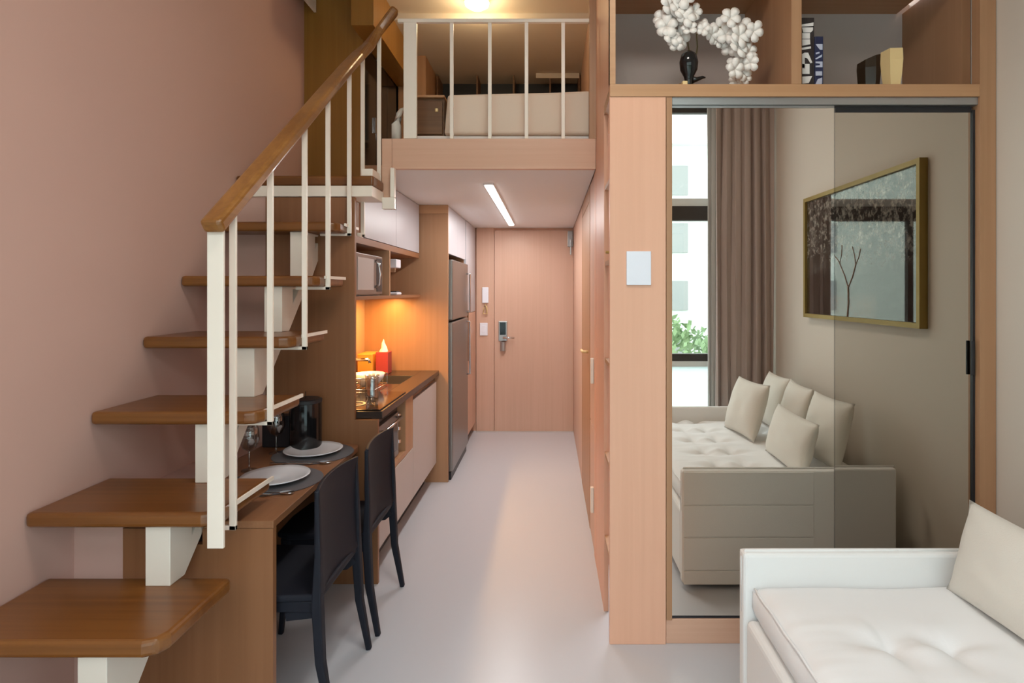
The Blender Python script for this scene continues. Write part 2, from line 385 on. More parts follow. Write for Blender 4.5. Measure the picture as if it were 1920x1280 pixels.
# under-rail bar and handrail
bm = BM(); tube(bm, [(-1.04, 2.0, railz(2.0)+0.004), (-1.04, 3.25, railz(3.25)+0.004)], 1, flat=(0.022, 0.008)); obj('rail_bar', bm, BALU, st)
bm = BM(); tube(bm, [(-1.043, 1.81, railz(1.81)+0.03), (-1.040, 2.3, railz(2.3)+0.03), (-1.038, 3.0, railz(3.0)+0.03), (-1.03, 3.15, railz(3.15)+0.032), (-1.0, 3.235, 2.885), (-0.95, 3.285, 3.0), (-0.868, 3.31, 3.125)], 1, flat=(0.068, 0.048))
obj('handrail', bm, RAILW, st, 0.014, seg=3)

# ================================================================== LOFT RAILING
lr = thing('loft_railing', (-0.3, 3.32, 2.396), 'white metal railing with thin bars guarding the sleeping loft', 'railing')
obj('post', B(-0.822, -0.748, 3.305, 3.325, 2.398, 3.055), BALU, lr, 0.002)
obj('top_rail', B(-0.855, 0.225, 3.302, 3.328, 3.052, 3.072), BALU, lr, 0.002)
for x in (-0.551, -0.336, -0.129, 0.078):
    obj('bar', B(x-0.010, x+0.010, 3.308, 3.322, 2.398, 3.052), BALU, lr, 0.001)

# ================================================================== LOFT
# honey wood side panel of loft wardrobe + bulkhead
tag(obj('wood_wall_panel', B(XW, -1.262, 3.97, 3.99, 2.152, 3.55), HONEY, bevel=0.002), 'tall honey wood panel closing off the loft at the top of the stairs', 'wall panel')
tag(obj('overhead_bulkhead', B(-1.27, -1.125, 3.755, 4.88, 3.24, 3.55), HONEY, bevel=0.002), 'honey wood box hanging from the ceiling above the stair head', 'bulkhead')
t = thing('wardrobe', (-1.45, 4.4, 2.396), 'black glossy wardrobe behind the honey wood panel in the loft', 'wardrobe')
obj('body', B(XW+0.003, -1.29, 3.995, 4.88, 2.396, 3.235), BLACKP, t)
for a, b in ((3.995, 4.29), (4.295, 4.585), (4.59, 4.88)): obj('door', B(-1.288, -1.268, a, b, 2.40, 3.23), BLACKG, t, 0.002)
obj('handle', B(-1.267, -1.255, 4.24, 4.255, 2.68, 2.79), CHROME, t)
tag(obj('wood_column', B(-1.26, -1.03, 4.89, 5.55, 2.396, 3.50), OAK, bevel=0.002), 'brown wood column at the far left corner of the loft', 'column')
# white hanging panel high above the stairs
tag(obj('hanging_white_panel', B(-1.59, -1.575, 3.3, 3.965, 3.42, 3.55), BALU, bevel=0.001), 'white panel edge hanging from the ceiling above the stairs, at the picture top', 'panel')
# mattress and bedding
bed = thing('loft_bed', (-0.2, 4.3, 2.396), 'low mattress with smooth beige bedding on the loft floor behind the railing', 'bed')
obj('base', B(-0.85, 0.255, 3.44, 5.4, 2.397, 2.45), PAPER, bed, 0.01)
bm = BM(); prism(bm, [(-0.615, 2.45), (0.26, 2.45), (0.26, 2.71), (0.05, 2.70), (-0.595, 2.685)], 'Y', 3.42, 5.40); obj('mattress', bm, BEDF, bed, 0.018, seg=3)
t = thing('nightstand', (-0.72, 3.6, 2.45), 'dark brown wooden nightstand beside the loft bed', 'nightstand')
obj('body', B(-0.84, -0.625, 3.5, 3.95, 2.452, 2.685), DARKW, t, 0.002)
obj('drawer', B(-0.825, -0.635, 3.482, 3.498, 2.47, 2.665), DARKW, t, 0.002)
k = obj('top', B(-0.85, -0.622, 3.475, 3.96, 2.686, 2.70), OAKX, t, 0.002)
obj('knob', lathe(BM(), [(0, 0), (0.010, 0.0), (0.010, 0.018), (0, 0.018)], (-0.668, 3.475, 2.60), 12), GOLDL, t)
# cream chair back corner beside the post
bm = BM()
tube(bm, [(-0.885, 3.40, 2.398), (-0.885, 3.40, 2.50), (-0.87, 3.40, 2.56), (-0.855, 3.40, 2.585), (-0.82, 3.40, 2.60)], [1, 1, .8, .6, .4], flat=(0.05, 0.03))
tag(obj('cream_cushion_edge', bm, CUSHF, smooth=True), 'curved cream cushion standing on the loft floor left of the railing post', 'cushion')
# dark shelving at loft back
t = thing('loft_shelving', (-0.3, 5.5, 3.2), 'dark shelving niche across the far wall above the loft bed', 'shelving')
obj('back', B(-1.02, 0.28, 5.53, 5.548, 2.9, 3.49), BLACKP, t)
for x in (-1.02, -0.66, -0.33, 0.0, 0.262): obj('divider', B(x, x+0.015, 5.30, 5.53, 2.9, 3.485), DARKW, t)
obj('shelf', B(-1.0, 0.28, 5.30, 5.53, 2.88, 2.90), DARKW, t); obj('top_trim', B(-0.12, 0.27, 5.28, 5.298, 3.455, 3.498), CREAMP, t, label='pale top trim')

# ================================================================== TABLE, PARTITION
pp = thing('partition_panel', (-1.2, 3.09, 0), 'tall brown wood panel standing between the dining table and the kitchen counter', 'panel')
bm = BM(); prism(bm, [(-1.49, 0), (-0.90, 0), (-0.90, 0.862), (-1.022, 0.862), (-1.022, 2.03), (-1.49, 2.03)], 'Y', 3.08, 3.105)
obj('board', bm, BROWNW, pp, 0.001)
tb = thing('dining_table', (-1.23, 2.55, 0), 'narrow brown wooden dining table against the wall beneath the stairs', 'table')
bm = BM(); prism(bm, [(-0.962, 2.045), (-0.985, 3.02), (-1.0, 3.06), (-1.05, 3.079), (-1.488, 3.079), (-1.488, 2.17), (-1.205, 2.17), (-1.205, 2.045)], 'Z', 0.712, 0.738)
obj('tabletop', bm, OAKY, tb, 0.002)
bm = BM(); prism(bm, [(-1.488, 0), (-0.964, 0), (-0.964, 0.711), (-1.21, 0.711), (-1.21, 0.655), (-1.30, 0.655), (-1.30, 0.711), (-1.488, 0.711)], 'Y', 2.047, 2.072)
obj('side_panel', bm, BROWNW, tb)
obj('back_panel', B(-1.488, -1.47, 2.075, 3.075, 0.0, 0.711), BLACKP, tb, label='panel under the tabletop, coloured black for the shade there')  # black colour stands in for the deep shade beneath the table
struct('trim_9', B(XW, -1.49, 2.05, 3.09, 0, 0.74), TERRA, label='low plastered ledge behind the table')

# chairs
def make_chair(cy, label):
    """faces the left wall; back near x=-0.84"""
    t = thing('dining_chair', (-1.0, cy, 0), label, 'chair', 'charcoal plastic chairs at the narrow table')
    hw = 0.22
    # back shell
    bm = BM(); nu, nv = 12, 8; grid = []
    for j in range(nv+1):
        v = j/nv; z = 0.43+0.40*v; row = []
        for i in range(nu+1):
            u = -1+2*i/nu
            x = -0.835-0.012*v+0.028*u*u-0.01*math.sin(v*math.pi)
            zz = z + (0.005*(1-u*u) if j == nv else 0) + (0.03*u*u if j == 0 else 0)
            row.append(bm.verts.new((x, cy+u*(hw-0.006*v), zz)))
        grid.append(row)
    for j in range(nv):
        for i in range(nu): bm.faces.new((grid[j][i], grid[j][i+1], grid[j+1][i+1], grid[j+1][i]))
    g = bmesh.ops.extrude_face_region(bm, geom=list(bm.faces))
    for e in g['geom']:
        if isinstance(e, bmesh.types.BMVert): e.co.x -= 0.014
    bmesh.ops.recalc_face_normals(bm, faces=bm.faces)
    obj('backrest', bm, CHAIRM, t, 0.003, smooth=True)
    # seat
    bm = BM(); prism(bm, [(-0.82, cy-0.205), (-0.82, cy+0.205), (-1.18, cy+0.22), (-1.24, cy+0.19), (-1.255, cy), (-1.24, cy-0.19), (-1.18, cy-0.22)], 'Z', 0.425, 0.452)
    obj('seat', bm, CHAIRM, t, 0.010, seg=3)
    bm = BM(); box(bm, -1.20, -0.83, cy-0.2, cy-0.182, 0.385, 0.425); box(bm, -1.20, -0.83, cy+0.182, cy+0.2, 0.385, 0.425); box(bm, -1.22, -1.2, cy-0.2, cy+0.2, 0.385, 0.425)
    obj('seat_frame', bm, CHAIRM, t, 0.004)
    for s in (-1, 1):
        bm = BM(); tube(bm, [(-0.830, cy+s*0.208, 0.826), (-0.824, cy+s*0.211, 0.60), (-0.826, cy+s*0.212, 0.42), (-0.815, cy+s*0.214, 0.22), (-0.775, cy+s*0.218, 0.0)], [0.55, 0.75, 1.2, 1.05, 0.75], flat=(0.03, 0.034))
        obj('leg', bm, CHAIRM, t, 0.006, smooth=False)
        bm = BM(); tube(bm, [(-1.19, cy+s*0.19, 0.425), (-1.20, cy+s*0.197, 0.2), (-1.215, cy+s*0.205, 0.0)], [1.1, 0.9, 0.7], flat=(0.03, 0.034))
        obj('leg', bm, CHAIRM, t, 0.006)
        bm = BM(); tube(bm, [(-0.83, cy+s*0.19, 0.40), (-0.86, cy+s*0.185, 0.375), (-0.95, cy+s*0.185, 0.365)], 1, flat=(0.014, 0.03))
        obj('brace', bm, CHAIRM, t)
    return t
ch = make_chair(2.305, 'charcoal plastic high-backed chair at the near end of the table')
copy_tree(ch, (0.01, 0.535, 0), 'charcoal plastic high-backed chair at the far end of the table, nearest the oven')

# table settings
def setting(cx, cy, which):
    z = 0.738
    tag(obj('placemat', lathe(BM(), [(0, 0), (0.188, 0), (0.19, 0.002), (0.188, 0.004), (0, 0.004)], (cx, cy, z), 48), MATM), 'round dark woven placemat under the %s plate' % which, 'placemat', 'dark placemats on the table')
    prof = [(0, 0.002), (0.07, 0.0), (0.075, 0.004), (0.125, 0.016), (0.138, 0.022), (0.136, 0.025), (0.12, 0.019), (0.075, 0.009), (0, 0.008)]
    tag(obj('plate', lathe(BM(), prof, (cx, cy, z+0.004), 48), CERAM, smooth=True), 'round white plate on the %s placemat' % which, 'plate', 'white plates on the table')
    for k, (dx, dy, kind, nm) in enumerate(((0.035, -0.158, 'spoon', 'spoon'), (-0.03, -0.178, 'knife', 'knife'))):
        zz = z+0.0045; x0 = cx+dx; y = cy+dy
        bm = BM()
        if kind == 'spoon':
            prism(bm, [(x0+0.085+0.03*math.cos(a), y+0.018*math.sin(a)) for a in [2*math.pi*q/16 for q in range(16)]], 'Z', zz, zz+0.005)
            box(bm, x0-0.08, x0+0.06, y-0.004, y+0.004, zz, zz+0.004)
        else:
            prism(bm, [(x0-0.10, y-0.006), (x0+0.02, y-0.006), (x0+0.09, y-0.011), (x0+0.10, y+0.002), (x0+0.02, y+0.005), (x0-0.10, y+0.006)], 'Z', zz, zz+0.004)
        tag(obj(kind, bm, CHROME, bevel=0.001), 'shiny %s lying in front of the %s plate' % (nm, which), nm, 'cutlery on the placemats')
setting(-1.155, 2.475, 'nearer'); setting(-1.16, 2.885, 'farther')
# wine glasses
def wine(cx, cy, label):
    t = thing('wine_glass', (cx, cy, 0.738), label, 'wine glass', 'wine glasses at the back of the table')
    obj('bowl', lathe(BM(), [(0.004, 0.085), (0.028, 0.10), (0.042, 0.135), (0.040, 0.175), (0.034, 0.205), (0.032, 0.205), (0.038, 0.175), (0.040, 0.137), (0.026, 0.103), (0, 0.09)], (cx, cy, 0.738), 24, closed=False), CGLASS, t, smooth=True)
    obj('stem', lathe(BM(), [(0, 0.003), (0.034, 0.0), (0.034, 0.003), (0.006, 0.008), (0.0035, 0.03), (0.0035, 0.085), (0, 0.09)], (cx, cy, 0.738), 20), CGLASS, t, smooth=True)
wine(-1.34, 2.62, 'clear wine glass on the table, nearer the camera and half behind the stair spine')
wine(-1.35, 2.90, 'clear wine glass on the table beside the black canister')
t = thing('canister', (-1.22, 3.0, 0.738), 'tall glossy black cylindrical canister at the far end of the table', 'canister')
obj('body', lathe(BM(), [(0, 0), (0.075, 0), (0.078, 0.004), (0.078, 0.235), (0, 0.235)], (-1.24, 2.985, 0.7385), 40), BLACKG, t, 0.002, smooth=False)
obj('lid', lathe(BM(), [(0, 0.235), (0.079, 0.235), (0.079, 0.25), (0.07, 0.255), (0, 0.256)], (-1.24, 2.985, 0.7385), 40), BLACKP, t)
obj('knob', lathe(BM(), [(0.002, 0.256), (0.002, 0.29), (0, 0.29)], (-1.24, 2.985, 0.7385), 10), BROWNG, t)
bm = BM(); box(bm, -1.47, -1.33, 3.0, 3.07, 0.739, 0.90)
tag(obj('napkin_box', bm, BLACKP, bevel=0.004), 'low matte black box against the wood panel, left of the canister', 'box')

# ================================================================== KITCHEN BASE
bc = thing('base_cabinet', (-1.2, 3.9, 0), 'white and wood kitchen base cabinet under the dark counter', 'cabinet')
FX = -0.905
bm = BM(); box(bm, -1.488, FX-0.02, 3.107, 4.70, 0.16, 0.19); box(bm, -1.488, -1.47, 3.107, 4.70, 0.19, 0.86)
box(bm, -1.47, FX-0.02, 3.107, 3.12, 0.19, 0.86); box(bm, -1.47, FX-0.002, 3.70, 3.90, 0.50, 0.862); box(bm, -1.47, FX-0.02, 4.69, 4.70, 0.19, 0.86)
box(bm, -1.47, FX-0.002, 3.107, 3.70, 0.50, 0.53)
obj('carcass', bm, OAK, bc)
obj('plinth', B(-1.40, -1.0, 3.107, 4.70, 0, 0.158), BLACKP, bc)
obj('drawer', B(FX-0.02, FX, 3.107, 3.90, 0.165, 0.495), GREYL, bc, 0.002)
for a, b in ((3.905, 4.70),): obj('door', B(FX-0.02, FX, a, b, 0.165, 0.815), GREYL, bc, 0.002)
obj('rail', B(FX-0.03, FX-0.012, 3.9, 4.70, 0.82, 0.862), DARKW, bc)
ov = thing('oven', (-1.1, 3.4, 0.535), 'small built-in oven with dark glass door below the counter', 'oven')
obj('body', B(-1.45, FX-0.045, 3.14, 3.66, 0.532, 0.855), BLACKP, ov)
od = obj('door', B(FX-0.045, FX-0.020, 3.14, 3.60, 0.54, 0.80), STAINLESS, ov, 0.003)
obj('window', B(FX-0.0205, FX-0.018, 3.30, 3.56, 0.58, 0.74), BLACKG, od)
bm = BM(); tube(bm, [(FX-0.02, 3.18, 0.775), (FX+0.012, 3.18, 0.775), (FX+0.012, 3.56, 0.775), (FX-0.02, 3.56, 0.775)], 0.008, 8); obj('handle', bm, CHROME, od, smooth=True)
for k in range(3): obj('knob', lathe(BM(), [(0, 0), (0.014, 0), (0.014, 0.02), (0, 0.02)], (FX-0.03, 3.635, 0.60+k*0.08), 12), CHROME, ov)
ct = thing('countertop', (-1.2, 3.9, 0.862), 'dark brown polished granite kitchen countertop', 'countertop')
bm = BM(); box(bm, -1.489, -1.40, 3.106, 4.705, 0.864, 0.902); box(bm, -1.02, -0.885, 3.106, 4.705, 0.864, 0.902); box(bm, -1.40, -1.02, 3.106, 4.02, 0.864, 0.902); box(bm, -1.40, -1.02, 4.42, 4.705, 0.864, 0.902)
obj('slab', bm, GRANITE, ct, 0.002)
sk = BM(); box(sk, -1.40, -1.02, 4.02, 4.42, 0.72, 0.725); box(sk, -1.40, -1.396, 4.02, 4.42, 0.725, 0.90); box(sk, -1.024, -1.02, 4.02, 4.42, 0.725, 0.90); box(sk, -1.396, -1.024, 4.02, 4.024, 0.725, 0.90); box(sk, -1.396, -1.024, 4.416, 4.42, 0.725, 0.90)
obj('sink_bowl', sk, STAINLESS, ct)
bm = BM(); tube(bm, [(-1.43, 4.22, 0.903), (-1.43, 4.22, 1.02), (-1.41, 4.22, 1.045), (-1.30, 4.22, 1.045), (-1.29, 4.22, 1.02)], 0.011, 10)
tag(obj('faucet', bm, CHROME, smooth=True), 'low chrome faucet at the back of the kitchen sink', 'faucet')
# cooktop
t = thing('cooktop', (-1.22, 3.36, 0.902), 'black glass cooktop set on the near end of the counter', 'cooktop')
obj('glass_top', B(-1.46, -0.90, 3.12, 3.68, 0.9025, 0.909), mat('black_cooktop_glass', (0.008, 0.008, 0.009), 0.12, spec=0.15), t, 0.002)
for (x, y) in ((-1.33, 3.27), (-1.10, 3.27), (-1.33, 3.48)):
    obj('burner_ring', lathe(BM(), [(0.062, 0), (0.075, 0), (0.075, 0.002), (0.062, 0.002), (0.062, 0)], (x, y, 0.909), 32, closed=False), ALU, t)
# dish rack with crockery
t = thing('dish_rack', (-1.28, 3.88, 0.902), 'chrome wire dish rack on the counter behind the cooktop', 'dish rack')
bm = BM()
for z in (0.915, 0.985): tube(bm, [(-1.44, 3.70, z), (-1.10, 3.70, z), (-1.10, 3.98, z), (-1.44, 3.98, z), (-1.44, 3.70, z)], 0.004, 6)
obj('rim', bm, CHROME, t, smooth=True)
bm = BM()
for i in range(12):
    x = -1.43+0.33*i/11; tube(bm, [(x, 3.70, 0.985), (x, 3.70, 0.912), (x, 3.98, 0.912), (x, 3.98, 0.985)], 0.0022, 5)
obj('wires', bm, CHROME, t)
bowlp = [(0, 0.0), (0.05, 0.0), (0.09, 0.05), (0.10, 0.085), (0.096, 0.085), (0.085, 0.052), (0.045, 0.008), (0, 0.008)]
tag(obj('bowl', lathe(BM(), bowlp, (-1.18, 3.84, 0.9165), 32), CERAM, smooth=True), 'white bowl sitting in the dish rack', 'bowl')
tag(obj('mug', lathe(BM(), [(0, 0), (0.036, 0), (0.038, 0.09), (0.034, 0.09), (0.032, 0.006), (0, 0.006)], (-1.37, 3.85, 0.9165), 24), CERAM, smooth=True), 'white mug standing in the dish rack beside the bowl', 'mug')
tag(obj('glass_carafe', lathe(BM(), [(0, 0), (0.032, 0), (0.038, 0.06), (0.034, 0.12), (0.04, 0.165), (0.037, 0.165), (0.031, 0.12), (0.035, 0.06), (0.03, 0.006), (0, 0.006)], (-0.985, 3.26, 0.9095), 24), CGLASS, smooth=True), 'clear glass carafe on the black cooktop near the counter edge', 'carafe')
tag(obj('cooking_pot', lathe(BM(), [(0, 0), (0.07, 0), (0.078, 0.008), (0.078, 0.075), (0.074, 0.075), (0.072, 0.01), (0, 0.01)], (-1.33, 3.48, 0.9112), 32), BLACKG, smooth=False), 'small black pot on the rear burner', 'pot')
# tissue box
t = thing('tissue_box', (-1.27, 4.56, 0.902), 'red tissue box with a white tissue sticking out, on the far end of the counter', 'tissue box')
obj('box', B(-1.33, -1.235, 4.49, 4.60, 0.903, 1.07), REDP, t, 0.004)
bm = BM(); tube(bm, [(-1.283, 4.545, 1.068), (-1.28, 4.545, 1.10), (-1.287, 4.545, 1.135), (-1.283, 4.545, 1.165)], [0.035, 0.022, 0.012, 0.002], 9); obj('tissue', bm, PAPER, t, smooth=False)
tag(obj('amber_tray', B(-1.46, -1.345, 4.46, 4.66, 0.903, 1.06), AMBER, bevel=0.006), 'orange box behind the red tissue box in the counter corner', 'box')

# upper cabinet with open shelf
uc = thing('wall_cabinet', (-1.25, 4.0, 1.49), 'white-fronted wood wall cabinet with open shelf, hanging over the counter', 'cabinet')
UX = -1.043
bm = BM(); box(bm, -1.488, UX-0.021, 3.108, 3.988, 1.84, 2.085); box(bm, -1.488, UX-0.021, 3.988, 4.70, 1.84, 2.225); obj('body', bm, OAK, uc)
obj('door', B(UX-0.02, UX, 3.31, 3.998, 1.842, 2.088), WHITEL, uc, 0.001); obj('door', B(UX-0.02, UX, 4.001, 4.70, 1.842, 2.224), WHITEL, uc, 0.001)
obj('bottom_rail', B(-1.488, UX, 3.108, 4.70, 1.80, 1.838), OAKY, uc, 0.001)
obj('shelf', B(-1.488, UX+0.01, 3.108, 4.70, 1.49, 1.51), OAKY, uc, 0.001)
obj('divider', B(-1.488, UX+0.01, 3.79, 3.815, 1.51, 1.80), OAK, uc, 0.001)
obj('back', B(-1.489, -1.475, 3.108, 4.70, 1.51, 1.80), OAK, uc)
mw = thing('microwave', (-1.25, 3.4, 1.51), 'silver microwave in the open shelf under the wall cabinet', 'microwave')
obj('body', B(-1.46, -1.052, 3.14, 3.64, 1.512, 1.752), WHITEL, mw, 0.004)
md = obj('door', B(-1.052, -1.036, 3.14, 3.64, 1.518, 1.748), STAINLESS, mw, 0.004)
obj('window', B(-1.037, -1.034, 3.17, 3.46, 1.545, 1.725), GREYL, md)
obj('control_panel', B(-1.037, -1.034, 3.52, 3.62, 1.535, 1.735), BLACKP, mw)
bm = BM(); tube(bm, [(-1.036, 3.49, 1.56), (-1.012, 3.49, 1.58), (-1.005, 3.49, 1.64), (-1.012, 3.49, 1.70), (-1.036, 3.49, 1.72)], 0.008, 8); obj('handle', bm, CHROME, md, smooth=True)
cm = thing('coffee_machine', (-1.15, 4.11, 1.51), 'small white coffee machine in the open shelf right of the microwave', 'coffee machine')
bm = BM(); box(bm, -1.30, -1.05, 4.05, 4.17, 1.512, 1.53); box(bm, -1.30, -1.16, 4.05, 4.17, 1.53, 1.70); box(bm, -1.30, -1.055, 4.05, 4.17, 1.70, 1.76)
obj('body', bm, PLWHITE, cm, 0.006); obj('spout', B(-1.12, -1.08, 4.095, 4.125, 1.67, 1.70), CHROME, cm)
obj('drip_tray', B(-1.15, -1.06, 4.065, 4.155, 1.5305, 1.54), BLACKP, cm)

# tall side panel, fridge, cupboards
tp = thing('fridge_housing', (-1.1, 4.72, 0), 'tall wood housing with white upper doors around the fridge', 'cabinet')
obj('side_panel', B(-1.488, -0.815, 4.72, 4.745, 0.0, 2.228), OAK, tp, 0.001)
obj('cornice', B(-1.488, -0.813, 4.706, 4.719, 2.16, 2.228), OAKX, tp, 0.001)
obj('top_body', B(-1.488, -0.835, 4.747, 5.70, 1.86, 2.228), OAK, tp)
for a, b in ((4.747, 5.22), (5.223, 5.70)): obj('door', B(-0.834, -0.816, a, b, 1.842, 2.224), WHITEL, tp, 0.001)
fg = thing('refrigerator', (-1.1, 5.2, 0), 'tall dark stainless steel refrigerator beside the wood panel', 'refrigerator')
obj('body', B(-1.46, -0.845, 4.77, 5.66, 0.03, 1.79), BLACKP, fg, 0.004)
obj('freezer_door', B(-0.842, -0.785, 4.765, 5.665, 1.30, 1.795), STAINLESS, fg, 0.010, seg=3)
obj('fridge_door', B(-0.842, -0.785, 4.765, 5.665, 0.07, 1.285), STAINLESS, fg, 0.010, seg=3)
obj('plinth', B(-0.86, -0.80, 4.78, 5.65, 0.0, 0.062), BLACKP, fg)
for a, b in ((1.34, 1.70), (0.75, 1.25)):
    bm = BM(); tube(bm, [(-0.785, 5.58, a), (-0.755, 5.58, a), (-0.755, 5.58, b), (-0.785, 5.58, b)], 0.010, 8); obj('handle', bm, CHROME, fg, smooth=True)
pc = thing('pantry_cupboard', (-1.1, 6.1, 0), 'tall pale cupboard between the fridge and the entry door', 'cabinet')
obj('body', B(-1.488, -0.835, 5.72, 6.425, 0.09, 2.228), OAK, pc)
obj('door', B(-0.834, -0.812, 5.72, 6.42, 1.32, 2.224), WHITEL, pc, 0.001)
obj('door', B(-0.834, -0.812, 5.72, 6.42, 0.10, 1.315), DOORW, pc, 0.001)
obj('plinth', B(-1.4, -0.86, 5.72, 6.42, 0, 0.088), BLACKP, pc)
obj('handle', B(-0.811, -0.795, 5.76, 5.785, 0.85, 1.35), DARKW, pc, 0.002)

# ================================================================== RIGHT SIDE CUPBOARD IN CORRIDOR
rc = thing('corridor_cupboard', (0.27, 3.6, 0), 'wood cupboard doors with long cream handles on the right corridor wall', 'cabinet')
obj('door', B(0.264, 0.284, 3.43, 3.79, 0.72, 2.22), DOORW, rc, 0.001); obj('door', B(0.264, 0.284, 3.43, 3.79, 0.01, 0.71), DOORW, rc, 0.001)
for a, b in ((0.99, 1.14), (0.225, 0.375)): obj('handle', B(0.244, 0.263, 3.47, 3.50, a, b), BALU, rc, 0.003)

# ================================================================== WARDROBE / SHELVING UNIT WITH MIRROR DOORS
un = thing('shelving_unit', (1.1, 2.9, 0), 'large built-in wood wardrobe with open upper cubes around two mirrored sliding doors', 'wardrobe')
obj('front_panel', B(0.263, 0.508, 2.555, 2.58, 0.0, 2.425), PEACH, un, 0.002)
obj('inner_stile', B(0.510, 0.535, 2.555, 2.70, 0.105, 2.385), OAK, un, 0.001)
bm = BM(); box(bm, 0.263, 0.285, 2.82, 3.298, 0.0, 3.55); box(bm, 0.263, 0.285, 2.556, 2.82, 2.426, 3.55)
obj('side_panel', bm, PEACH, un)
bm = BM(); box(bm, 0.40, 0.508, 2.581, 2.83, 0.0, 2.40); obj('niche_back', bm, DARKW, un)
for z in (0.35, 0.75, 1.20, 1.66, 2.02): obj('niche_shelf', B(0.266, 0.40, 2.581, 2.815, z, z+0.018), OAKX, un)
obj('shelf_board', B(0.2635, 1.871, 2.550, 3.16, 2.385, 2.438), OAKX, un, 0.001)
obj('right_stile', B(1.872, 1.942, 2.550, 2.60, 0.0, 3.60), OAK, un, 0.001)
obj('divider', B(1.053, 1.098, 2.552, 3.16, 2.439, 3.03), OAK, un, 0.001)
obj('right_side', B(1.90, 1.94, 2.702, 3.16, 2.439, 3.03), OAK, un, 0.001)
obj('left_edge', B(0.263, 0.288, 2.552, 2.60, 2.439, 3.03), OAKX, un)
obj('top_board', B(0.286, 1.87, 2.552, 3.16, 3.03, 3.08), OAKX, un, 0.001)
obj('back_panel', B(0.286, 1.94, 3.16, 3.18, 2.385, 3.08), GREYL, un, label='grey cube back panel')
obj('upper_filler', B(0.286, 1.87, 2.56, 2.58, 3.082, 3.61), OAK, un)
obj('lower_back', B(0.51, 1.94, 3.0, 3.02, 0, 2.38), GREYL, un)
obj('sill', B(0.510, 1.871, 2.562, 2.60, 0.0, 0.108), PEACHX, un, 0.002)
obj('door_track', B(0.536, 1.871, 2.560, 2.62, 2.352, 2.384), ALU, un, 0.001)
obj('bottom_track', B(0.536, 1.871, 2.566, 2.6, 0.109, 0.116), BLACKP, un)
t = thing('sliding_mirror_door', (0.9, 2.575, 0.118), 'left mirrored sliding door reflecting the window, curtain and sofa', 'mirror door', None)
obj('mirror_panel', B(0.537, 1.247, 2.570, 2.580, 0.118, 2.34), MIRL, t)
obj('edge_strip', B(1.2475, 1.252, 2.569, 2.581, 0.118, 2.34), CGLASS, t)
obj('top_clip', B(0.537, 1.247, 2.569, 2.581, 2.341, 2.351), ALU, t)
t = thing('sliding_mirror_door', (1.56, 2.59, 0.118), 'right dim mirrored sliding door reflecting the framed picture, with black handle', 'mirror door', None)
obj('mirror_panel', B(1.20, 1.860, 2.586, 2.596, 0.118, 2.325), MIRR, t)
obj('frame_edge', B(1.8605, 1.871, 2.578, 2.598, 0.118, 2.335), BLACKP, t)
obj('top_frame', B(1.20, 1.860, 2.584, 2.598, 2.326, 2.35), BLACKP, t)
obj('handle', B(1.848, 1.862, 2.566, 2.577, 1.17, 1.32), BLACKP, t, 0.003)
t = tag(obj('wall_switch_plate', B(0.335, 0.442, 2.546, 2.5545, 1.565, 1.712), PLWHITE, bevel=0.002), 'plain pale blue-white rectangular cover plate on the peach wood pillar', 'cover plate')
bm = BM(); tube(bm, [(0.30, 2.66, 1.679), (0.30, 2.66, 1.70), (0.285, 2.66, 1.715), (0.255, 2.66, 1.715)], [0.02, 0.012, 0.008, 0.006], 8)
tag(obj('gold_ornament', bm, GOLD, smooth=True), 'tiny gold ornament on a niche shelf in the pillar side facing the corridor', 'ornament')

# ---- things in the cubes
# wooden stand + black vase
t = thing('vase', (0.625, 2.62, 2.438), 'small rounded black glossy vase on a wood block in the left cube', 'vase')
prof = [(0, 0.002), (0.018, 0.0), (0.016, 0.03), (0.022, 0.06), (0.038, 0.09), (0.042, 0.125), (0.034, 0.158), (0.018, 0.172), (0.012, 0.168), (0, 0.16)]
obj('body', lathe(BM(), prof, (0.625, 2.63, 2.4385), 28), BLACKG, t, smooth=True)
bm = BM(); tube(bm, [(0.64, 2.63, 2.485), (0.662, 2.63, 2.488), (0.688, 2.63, 2.497), (0.70, 2.63, 2.495)], [0.016, 0.010, 0.007, 0.003], 8); obj('spout', bm, BLACKG, t, smooth=True)
bm = BM(); prism(bm, [(0.545, 2.4385), (0.582, 2.4385), (0.582, 2.462)], 'Y', 2.60, 2.64); tag(obj('wedge_block', bm, DARKW), 'small dark wedge beside the pale block, left of the black vase', 'block')
tag(obj('pale_block', B(0.583, 0.605, 2.565, 2.60, 2.4385, 2.458), GOLDL, bevel=0.002), 'tiny pale wood block in front of the black vase', 'block')
# orchid : two cascading flower sprays
orch = thing('orchid', (0.63, 2.72, 2.438), 'white orchid with cascading blossoms arching over the black vase in the left cube', 'orchid')
bm = BM(); tube(bm, [(0.655, 2.70, 2.4385), (0.665, 2.70, 2.55), (0.68, 2.695, 2.66), (0.675, 2.69, 2.715), (0.71, 2.685, 2.74), (0.80, 2.67, 2.74), (0.87, 2.66, 2.70), (0.90, 2.66, 2.60)], 0.0035, 6); obj('stem', bm, STEMM, orch, smooth=True)
bm = BM(); tube(bm, [(0.655, 2.70, 2.4385), (0.65, 2.70, 2.60), (0.63, 2.695, 2.72), (0.58, 2.68, 2.83), (0.55, 2.66, 2.80)], 0.0035, 6); obj('stem', bm, STEMM, orch, smooth=True)
obj('pot', lathe(BM(), [(0, 0), (0.032, 0), (0.045, 0.03), (0.046, 0.035), (0, 0.035)], (0.655, 2.70, 2.4385), 20), BROWNG, orch)
